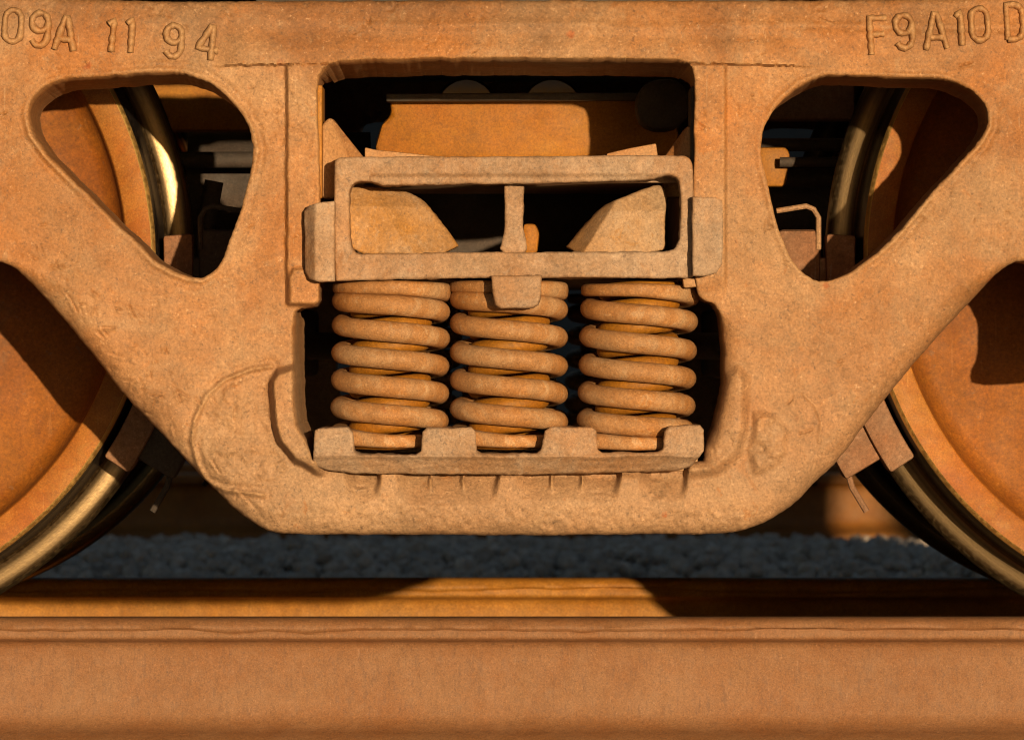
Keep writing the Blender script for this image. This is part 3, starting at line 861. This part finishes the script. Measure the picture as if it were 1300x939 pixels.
# top ledges sloping up to the side bearing
prism_obj('ledge', [(463, 187), (476, 190), (505, 193), (560, 199), (560, 204), (463, 204)], 0.10, 0.34, M_CAST, bol, 0.002)
prism_obj('ledge', [(770, 203), (770, 195), (800, 188), (833, 182), (836, 204)], 0.09, 0.34, M_CAST, bol, 0.002)

# side bearing cage with two rollers, on the bolster
cage = prism_obj('side_bearing', [(494, 122), (852, 119), (866, 200), (478, 203), (476, 186), (484, 158), (497, 146)], 0.50, 0.70, M_ORANGE, None, 0.006)
tag(cage, 'orange rusted side bearing cage with two steel rollers on top of the bolster', 'side bearing', 'side bearings')
for cx in (592, 701):
    bm = bmesh.new()
    lathe(bm, [(0.0, 0.0), (0.036, 0.0), (0.039, 0.003), (0.039, 0.107), (0.036, 0.11), (0.0, 0.11)], 48)
    p = W(cx, 138, 0.54)
    o = bm_obj('roller', bm, M_TREAD, cage, angle=40)
    o.location = p
prism_obj('cage_rim', [(490, 119), (856, 117), (858, 127), (490, 129)], 0.46, 0.52, M_CARPAINT, cage, 0.002)

# friction wedges between columns and bolster
w1 = prism_obj('friction_wedge', [(409, 252), (409, 158), (417, 150), (424, 151), (428, 158), (462, 200), (462, 252)], 0.045, 0.16, M_CAST, None, 0.004, tilt=lambda x, y: 0.03 if x > 426 else 0.0)
tag(w1, 'rusty friction wedge between the left column and the bolster', 'wedge', 'friction wedges')
w2 = prism_obj('friction_wedge', [(879, 250), (878, 162), (872, 160), (866, 168), (843, 200), (843, 250)], 0.06, 0.16, M_CAST, None, 0.004, tilt=lambda x, y: 0.03 if x < 868 else 0.0)
tag(w2, 'rusty friction wedge between the right column and the bolster', 'wedge', 'friction wedges')
wp = prism_obj('wear_plate', [(402, 108), (409, 108), (409, 252), (402, 252)], 0.03, 0.17, M_ORANGE, side, 0.002)
prism_obj('wear_plate', [(877, 110), (883, 110), (883, 252), (877, 252)], 0.03, 0.17, M_GRIME, side, 0.002)


# ------------------------------------------------------------------ springs
def coil_mesh(name, cx, cyd, R, wr, fronts, z_of, hand=1, wr_end=0.62, first_flat=True, xdrift=0.0, seed=0):
    """fronts: heights (photo px) of the wire where it crosses the front, from the bottom up"""
    zs = [z_of(p) for p in fronts]
    n = len(zs)
    t0, t1 = -0.55, n - 1 + 0.55
    m = int((t1 - t0) * 44)
    pts = []; rv = []
    rr = random.Random(seed)
    for i in range(m + 1):
        t = t0 + (t1 - t0) * i / m
        if t <= 0: z = zs[0]
        elif t >= n - 1: z = zs[-1]
        else:
            k = min(int(t), n - 2); f = t - k
            z = zs[k] + (zs[k + 1] - zs[k]) * f
        ang = -math.pi / 2 + hand * 2 * math.pi * t
        pts.append(Vector((cx + xdrift * (t / (n - 1)) + R * math.cos(ang), cyd + R * math.sin(ang), z)))
        e = min(t - t0, t1 - t)
        rv.append(wr_end + (1 - wr_end) * float(sstep(0.35, 1.05, np.array(e))))
    wob_ = fbm(np.arange(len(pts)) * 1.0, np.zeros(len(pts)) + seed * 7.3, 9, 300 + seed, 3) * 2
    V = []; seg = 16
    for i in range(len(pts)):
        p = pts[i]; T = (pts[min(i + 1, len(pts) - 1)] - pts[max(i - 1, 0)]).normalized()
        up = (Vector((0, 0, 1)) - T * T.z).normalized(); sdv = T.cross(up)
        for k in range(seg):
            a = 2 * math.pi * k / seg
            ca, sa = math.cos(a), math.sin(a)
            # flattened (ground) end coils: boxier and lower section
            f = rv[i]
            pw = 1.0 if f > 0.98 else 0.6
            sx = math.copysign(abs(ca) ** pw, ca); sy = math.copysign(abs(sa) ** pw, sa)
            w = wr * (1 + 0.012 * rr.uniform(-1, 1) + 0.035 * wob_[i % len(wob_)] * (0.5 + 0.5 * math.sin(a * 2 + i * 0.21)))
            V.append(p + sdv * (sx * w) + up * (sy * w * f))
    F = []
    for i in range(len(pts) - 1):
        for k in range(seg):
            k2 = (k + 1) % seg
            F.append((i * seg + k, i * seg + k2, (i + 1) * seg + k2, (i + 1) * seg + k))
    F.append(tuple(range(seg))[::-1]); F.append(tuple((len(pts) - 1) * seg + k for k in range(seg)))
    bm = bmesh.new()
    vs = [bm.verts.new(v) for v in V]
    for f in F: bm.faces.new([vs[i] for i in f])
    bmesh.ops.recalc_face_normals(bm, faces=bm.faces)
    return bm


SPR = [(494, [560, 526, 491, 456, 421, 387, 365], 'leftmost of the three front coil springs, under the left end of the bolster', 0.003),
       (646, [560, 528, 491, 456, 419, 384, 364], 'middle coil spring behind the hanging tab of the bolster', 0.0),
       (806, [563, 541, 507, 472, 436, 399, 368], 'rightmost front coil spring, leaning slightly right under the bolster', 0.006)]
SY = 0.066
for si, (cx, fr, lab, drift) in enumerate(SPR):
    z_of = lambda p: W(0, p, SY - 0.06).z
    p = W(cx, 575, SY)
    root = empty('coil_spring', (p.x, SY, p.z))
    tag(root, lab, 'spring', 'coil springs of the near truck side')
    for nm, R, wr, ff, hand in (('outer_coil', 0.0590, 0.0123, fr, -1), ('inner_coil', 0.0390, 0.0105, list(np.linspace(564, 364, 9)), 1)):
        bm = coil_mesh(nm, 0, 0, R, wr, [q for q in ff], lambda q: z_of(q) - p.z, hand, 0.62, True, drift, si)
        bm_obj(nm, bm, M_SPRING if nm == 'outer_coil' else M_ORANGE, root, angle=60)
    c = copy_tree(root)                                   # second row behind
    c.location = (p.x + 0.002, SY + 0.160, p.z)
    c['label'] = 'shaded coil spring behind the %s front spring' % ('left', 'middle', 'right')[si]
# shim lying on the outer right spring
sh = prism_obj('shim', [(866, 352), (886, 352), (888, 364), (868, 366)], 0.0, 0.05, M_CAST, bol, 0.003)

# ------------------------------------------------------------------ wheelsets
ZW = W(0, 327, 0.36).z
XL = W(197.5 - 453, 0, 0.36).x
XR = W(1096 + 453, 0, 0.36).x


def make_wheelset(x, label):
    root = empty('wheelset', (x, TY, ZW))
    tag(root, label, 'wheelset', 'wheelsets')
    bm = bmesh.new()
    lathe(bm, [(0.0, -1.28), (0.075, -1.28), (0.078, -1.0), (0.10, -0.86), (0.085, -0.6), (0.08, 0), (0.085, 0.6), (0.10, 0.86), (0.078, 1.0), (0.075, 1.28), (0.0, 1.28)], 40)
    bm_obj('axle', bm, M_GRIME, root, angle=40)
    for sgn in (1, -1):
        o = -(TY - 0.36)                                   # outer rim face of the near wheel
        bm = bmesh.new()
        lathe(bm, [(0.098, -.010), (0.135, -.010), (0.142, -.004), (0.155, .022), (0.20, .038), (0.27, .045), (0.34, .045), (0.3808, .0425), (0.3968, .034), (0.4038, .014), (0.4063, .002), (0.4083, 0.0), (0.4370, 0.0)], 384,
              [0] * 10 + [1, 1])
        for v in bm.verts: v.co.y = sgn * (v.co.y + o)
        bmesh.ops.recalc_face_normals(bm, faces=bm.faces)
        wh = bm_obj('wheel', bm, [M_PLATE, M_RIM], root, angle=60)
        bm = bmesh.new()
        lathe(bm, [(0.4370, 0.0), (0.4405, .0022), (0.4424, .0075)], 384)
        for v in bm.verts: v.co.y = sgn * (v.co.y + o)
        bmesh.ops.recalc_face_normals(bm, faces=bm.faces)
        bm_obj('rim_edge', bm, M_EDGE, wh, angle=60)
        bm = bmesh.new()
        lathe(bm, [(0.4424, .0075), (0.4440, .025), (0.4452, .030), (0.4464, .048), (0.4474, .062), (0.4486, .080), (0.4500, .094)], 384)
        for v in bm.verts: v.co.y = sgn * (v.co.y + o)
        bmesh.ops.recalc_face_normals(bm, faces=bm.faces)
        bm_obj('tread', bm, M_TREAD, wh, angle=60)
        bm = bmesh.new()
        lathe(bm, [(.4500, .094), (.4515, .0985), (.4545, .1015), (.459, .1035), (.466, .1050), (.474, .1064), (.4795, .1085), (.4835, .113), (.4855, .119), (.4850, .127), (.482, .135), (.476, .141), (.466, .1425)], 384)
        for v in bm.verts: v.co.y = sgn * (v.co.y + o)
        bmesh.ops.recalc_face_normals(bm, faces=bm.faces)
        bm_obj('flange', bm, M_BRIGHT, wh, angle=60)
        bm = bmesh.new()
        lathe(bm, [(0.4048, .145), (0.3968, .128), (0.3798, .105), (0.30, .098), (0.20, .10), (0.15, .13), (0.135, .17), (0.098, .17)], 96)
        for v in bm.verts: v.co.y = sgn * (v.co.y + o)
        bmesh.ops.recalc_face_normals(bm, faces=bm.faces)
        bm_obj('inner_plate', bm, M_GRIME, wh, angle=60)
        bm = bmesh.new()
        lathe(bm, [(0.0, -.02), (0.06, -.02), (0.07, -.012), (0.07, .0), (0.105, .002), (0.11, .008), (0.11, .17), (0.105, .178), (0.08, .18)], 56)
        for v in bm.verts: v.co.y = sgn * (v.co.y - TY + 0.01)
        bmesh.ops.recalc_face_normals(bm, faces=bm.faces)
        bm_obj('bearing', bm, M_GRIME, root, angle=40)
    return root


make_wheelset(XL, 'rusty orange wheelset behind the left end of the side frame')
make_wheelset(XR, 'rusty orange wheelset behind the right end of the side frame')


# ------------------------------------------------------------------ brake gear
def arc_block(r0, r1, a0, a1, y0, y1, n=18):
    bm = bmesh.new()
    P = []
    for i in range(n + 1):
        a = math.radians(a0 + (a1 - a0) * i / n)
        P.append([(r * math.cos(a), y, r * math.sin(a)) for (r, y) in ((r0, y0), (r1, y0), (r1, y1), (r0, y1))])
    rows = [[bm.verts.new(c) for c in q] for q in P]
    for i in range(n):
        for k in range(4):
            bm.faces.new((rows[i][k], rows[i][(k + 1) % 4], rows[i + 1][(k + 1) % 4], rows[i + 1][k]))
    bm.faces.new(rows[0]); bm.faces.new(rows[-1][::-1])
    bmesh.ops.recalc_face_normals(bm, faces=bm.faces)
    bmesh.ops.bevel(bm, geom=[e for e in bm.edges if len(e.link_faces) == 2 and e.calc_face_angle(0) > 0.6], offset=0.004, segments=2, profile=0.5, affect='EDGES')
    return bm


def brake_beam(xc, d, label):
    """d=+1: the shoe bears on the right side of the left wheel"""
    root = empty('brake_beam', (xc, TY, ZW))
    tag(root, label, 'brake beam', 'brake beams')
    def mk(bm, name, mat, par, mirror):
        for v in bm.verts:
            v.co.x = d * (v.co.x + 0.0045)
            if mirror: v.co.y = 2 * TY - 2 * 0.11 - v.co.y
            v.co.y += 0.11 - TY
        bmesh.ops.recalc_face_normals(bm, faces=bm.faces)
        return bm_obj(name, bm, mat, par, angle=40)
    for mirror in (False, True):
        head = mk(arc_block(0.479, 0.535, 0, -31, 0.268, 0.345), 'brake_head', M_GRIME if d > 0 else M_BROWN, root, mirror)
        mk(arc_block(0.4475, 0.484, 3.5, -33.5, 0.258, 0.345), 'brake_shoe', M_BROWN, head, mirror)
        bm = bmesh.new(); box(bm, 0.49, 0.545, 0.262, 0.34, -0.055, 0.035, 0.008)
        mk(bm, 'lug', M_BROWN if d < 0 else M_GRIME, head, mirror)
        bm = bmesh.new()                                    # bent key
        q = [(0.493, 0.262, 0.01), (0.493, 0.262, 0.050), (0.499, 0.262, 0.060), (0.508, 0.262, 0.064), (0.545, 0.262, 0.058)]
        tube(bm, q, 0.0034, 8)
        mk(bm, 'key', M_CAST if d < 0 else M_GRIME, head, mirror)
        bm = bmesh.new()                                    # dangling cotter below the toe
        a = math.radians(-31)
        tube(bm, [(0.535 * math.cos(a), 0.29, 0.535 * math.sin(a) + 0.02), (0.530 * math.cos(a) - 0.004, 0.29, 0.53 * math.sin(a) - 0.012), (0.525 * math.cos(a) - 0.018, 0.29, 0.525 * math.sin(a) - 0.045)], 0.004, 8)
        mk(bm, 'cotter', M_BROWN if d < 0 else M_GRIME, head, mirror)
    bm = bmesh.new(); box(bm, 0.535, 0.60, 0.34, 1.86, -0.155, -0.06, 0.008)
    mk(bm, 'beam', M_GRIME, root, False)
    bm = bmesh.new(); tube(bm, [(0.60, 0.36, -0.11), (0.75, 1.1, -0.11), (0.60, 1.84, -0.11)], 0.018, 12)
    mk(bm, 'truss_rod', M_GRIME, root, False)
    return root


brake_beam(XL, 1, 'dark grimy brake beam and shoe against the inner side of the left wheel')
bb = brake_beam(XR, -1, 'brown brake beam with shoe and TOP marked head against the right wheel')

# word cast on the visible brake head of the right wheel (reads upwards)
for ch, py in (('T', 337), ('O', 323), ('P', 309)):
    raised_char(ch, 1032, py, 15, -80, 0.377, bb, M_BROWN, rad=1.0, wid=0.85, squash=0.8)

# ------------------------------------------------------------------ rods and rigging deeper in the truck
def rod(name, a, c, r, mat, label, cat):
    bm = bmesh.new(); tube(bm, [a, c], r, 16)
    o = bm_obj(name, bm, mat, None, angle=50)
    tag(o, label, cat)
    return o


rod('brake_rod', W(150, 203, 0.85), W(420, 203, 0.85), 0.0105, M_GRIME, 'dark horizontal brake rod crossing behind the left opening', 'rod')
rod('brake_rod', W(880, 226, 0.85), W(1120, 226, 0.85), 0.0125, M_GRIME, 'dark brake rod crossing low behind the right opening', 'rod')
rod('brake_rod', W(880, 184, 0.80), W(1130, 184, 0.80), 0.0085, M_GRIME, 'thin upper brake rod crossing behind the right opening', 'rod')
rod('shade_filler', W(240, 240, 1.0), W(470, 240, 1.0), 0.075, M_GRIME, 'thick dark cylinder added as shade behind the lower left opening', 'filler')  # added cylinders fill gaps where there is only black shade
rod('shade_filler', W(850, 262, 1.1), W(1070, 262, 1.1), 0.055, M_GRIME, 'thick dark cylinder added as shade behind the lower right opening', 'filler')
rod('brake_lever', W(272, 230, 0.62), W(236, 420, 0.62), 0.012, M_GRIME, 'dark slanted brake lever hanging behind the left opening', 'lever')
blk_ = prism_obj('lever_guide', [(950, 187), (998, 187), (1003, 196), (1000, 222), (997, 237), (950, 237)], 0.72, 0.78, M_ORANGE, None, 0.004)
tag(blk_, 'orange rusted guide block between two dark rods behind the right opening', 'guide')
rod('brake_rod', W(990, 206, 0.70), W(1100, 206, 0.70), 0.0065, M_GRIME, 'short dark rod in front of the orange guide block in the right opening', 'rod')

# ------------------------------------------------------------------ far side of the truck
XM = W(646, 0, 0).x
far = side.copy(); COL.objects.link(far)
far.rotation_euler = (0, 0, math.pi); far.location = (2 * XM, 2 * TY, 0)
far['label'] = 'far side frame seen dimly through the openings behind the wheels'
for k, r_ in enumerate([o for o in list(COL.objects) if o.name.startswith('coil_spring') and o.type == 'EMPTY' and o.location.y < 0.1]):
    c = copy_tree(r_)
    c.location = (r_.location.x, 2 * TY - SY, r_.location.z)
    c['label'] = 'coil spring of the far truck side behind the %s front spring' % ('left', 'middle', 'right')[k]
    c['group'] = 'coil springs of the far truck side'

# ------------------------------------------------------------------ car body carried by the truck
ZB = ZC + 0.49
car = empty('freight_car', (0, TY, ZB))
tag(car, 'dark freight car body resting on the truck, only its shaded underside in view', 'freight car')


def part_box(name, x0, x1, y0, y1, z0, z1, mat=M_CARPAINT, parent=car):
    bm = bmesh.new(); box(bm, x0, x1, y0 - 1.1, y1 - 1.1, z0 - ZB, z1 - ZB, 0.004)
    return bm_obj(name, bm, mat, parent, angle=40)


part_box('body', -4.5, 14.0, -0.40, 2.60, ZB + 0.30, ZB + 3.0)
part_box('side_sill', -4.5, 14.0, -0.42, -0.30, ZB + 0.03, ZB + 0.34)
part_box('side_sill', -4.5, 14.0, 2.50, 2.62, ZB, ZB + 0.34)
part_box('centre_sill', -4.5, 14.0, TY - 0.20, TY + 0.20, ZB - 0.14, ZB + 0.30)
part_box('body_bolster', -0.32, 0.32, 0.30, 1.90, ZB - 0.095, ZB + 0.30)
for k in range(2):
    hx = (1.43, 3.45)[k]; hw = (1.36, 2.6)[k]
    bm = bmesh.new()
    s_ = [(hx, 0.32), (hx + 0.04, -0.80), (hx + hw - 0.04, -0.80), (hx + hw, 0.32)]
    vs = [[bm.verts.new((x_, y_, z_)) for (x_, z_) in s_] for y_ in (-1.2, 1.2)]
    fs = [bm.faces.new(vs[0]), bm.faces.new(vs[1][::-1])] + [bm.faces.new((vs[0][(i + 1) % 4], vs[0][i], vs[1][i], vs[1][(i + 1) % 4])) for i in range(4)]
    bmesh.ops.recalc_face_normals(bm, faces=bm.faces)
    bm_obj('sun_blocker', bm, M_CARPAINT, car)  # unseen blocks added to keep sun off the ballast; their gap lights one patch
pa, pb = W(165, 98, 1.2), W(345, 166, 1.2)
part_box('cross_bearer', pa.x, pb.x, 1.2 - .11, 1.3 - .11, pb.z, ZB + 0.30, M_ORANGE)
pa, pb = W(955, 98, 0.9), W(1085, 152, 0.9)
part_box('cross_bearer', pa.x, pb.x, 0.9 - .11, 1.0 - .11, pb.z, ZB + 0.30, M_BROWN)
for x in np.arange(-4, 14, 1.0):
    part_box('rib', x - 0.05, x + 0.05, -0.46, -0.40, ZB + 0.34, ZB + 2.9)

# dull rounded casting under the car, in the top right of the window
cp = prism_obj('end_casting', [(806, 135), (811, 113), (826, 102), (850, 99), (867, 106), (876, 128), (873, 150), (858, 164), (830, 166), (812, 156)], 0.30, 0.42, M_GRIME, car, 0.012)
cp.location = -car.location

# ------------------------------------------------------------------ sleepers
tp = None
for k in range(-5, 6):
    if tp is None:
        bm = bmesh.new(); box(bm, -0.115, 0.115, -1.3, 1.3, -0.18, 0.0, 0.008)
        tp = o = bm_obj('railroad_tie', bm, M_WOOD, None, angle=40)
    else:
        o = tp.copy(); COL.objects.link(o)
    o.location = (0.27 + 0.5 * k, TY, -0.001)
    o.rotation_euler = (0, 0, random.uniform(-0.02, 0.02))
    tag(o, 'weathered timber tie under the rails, bedded in grey ballast', 'railroad tie', 'timber ties under the rails')
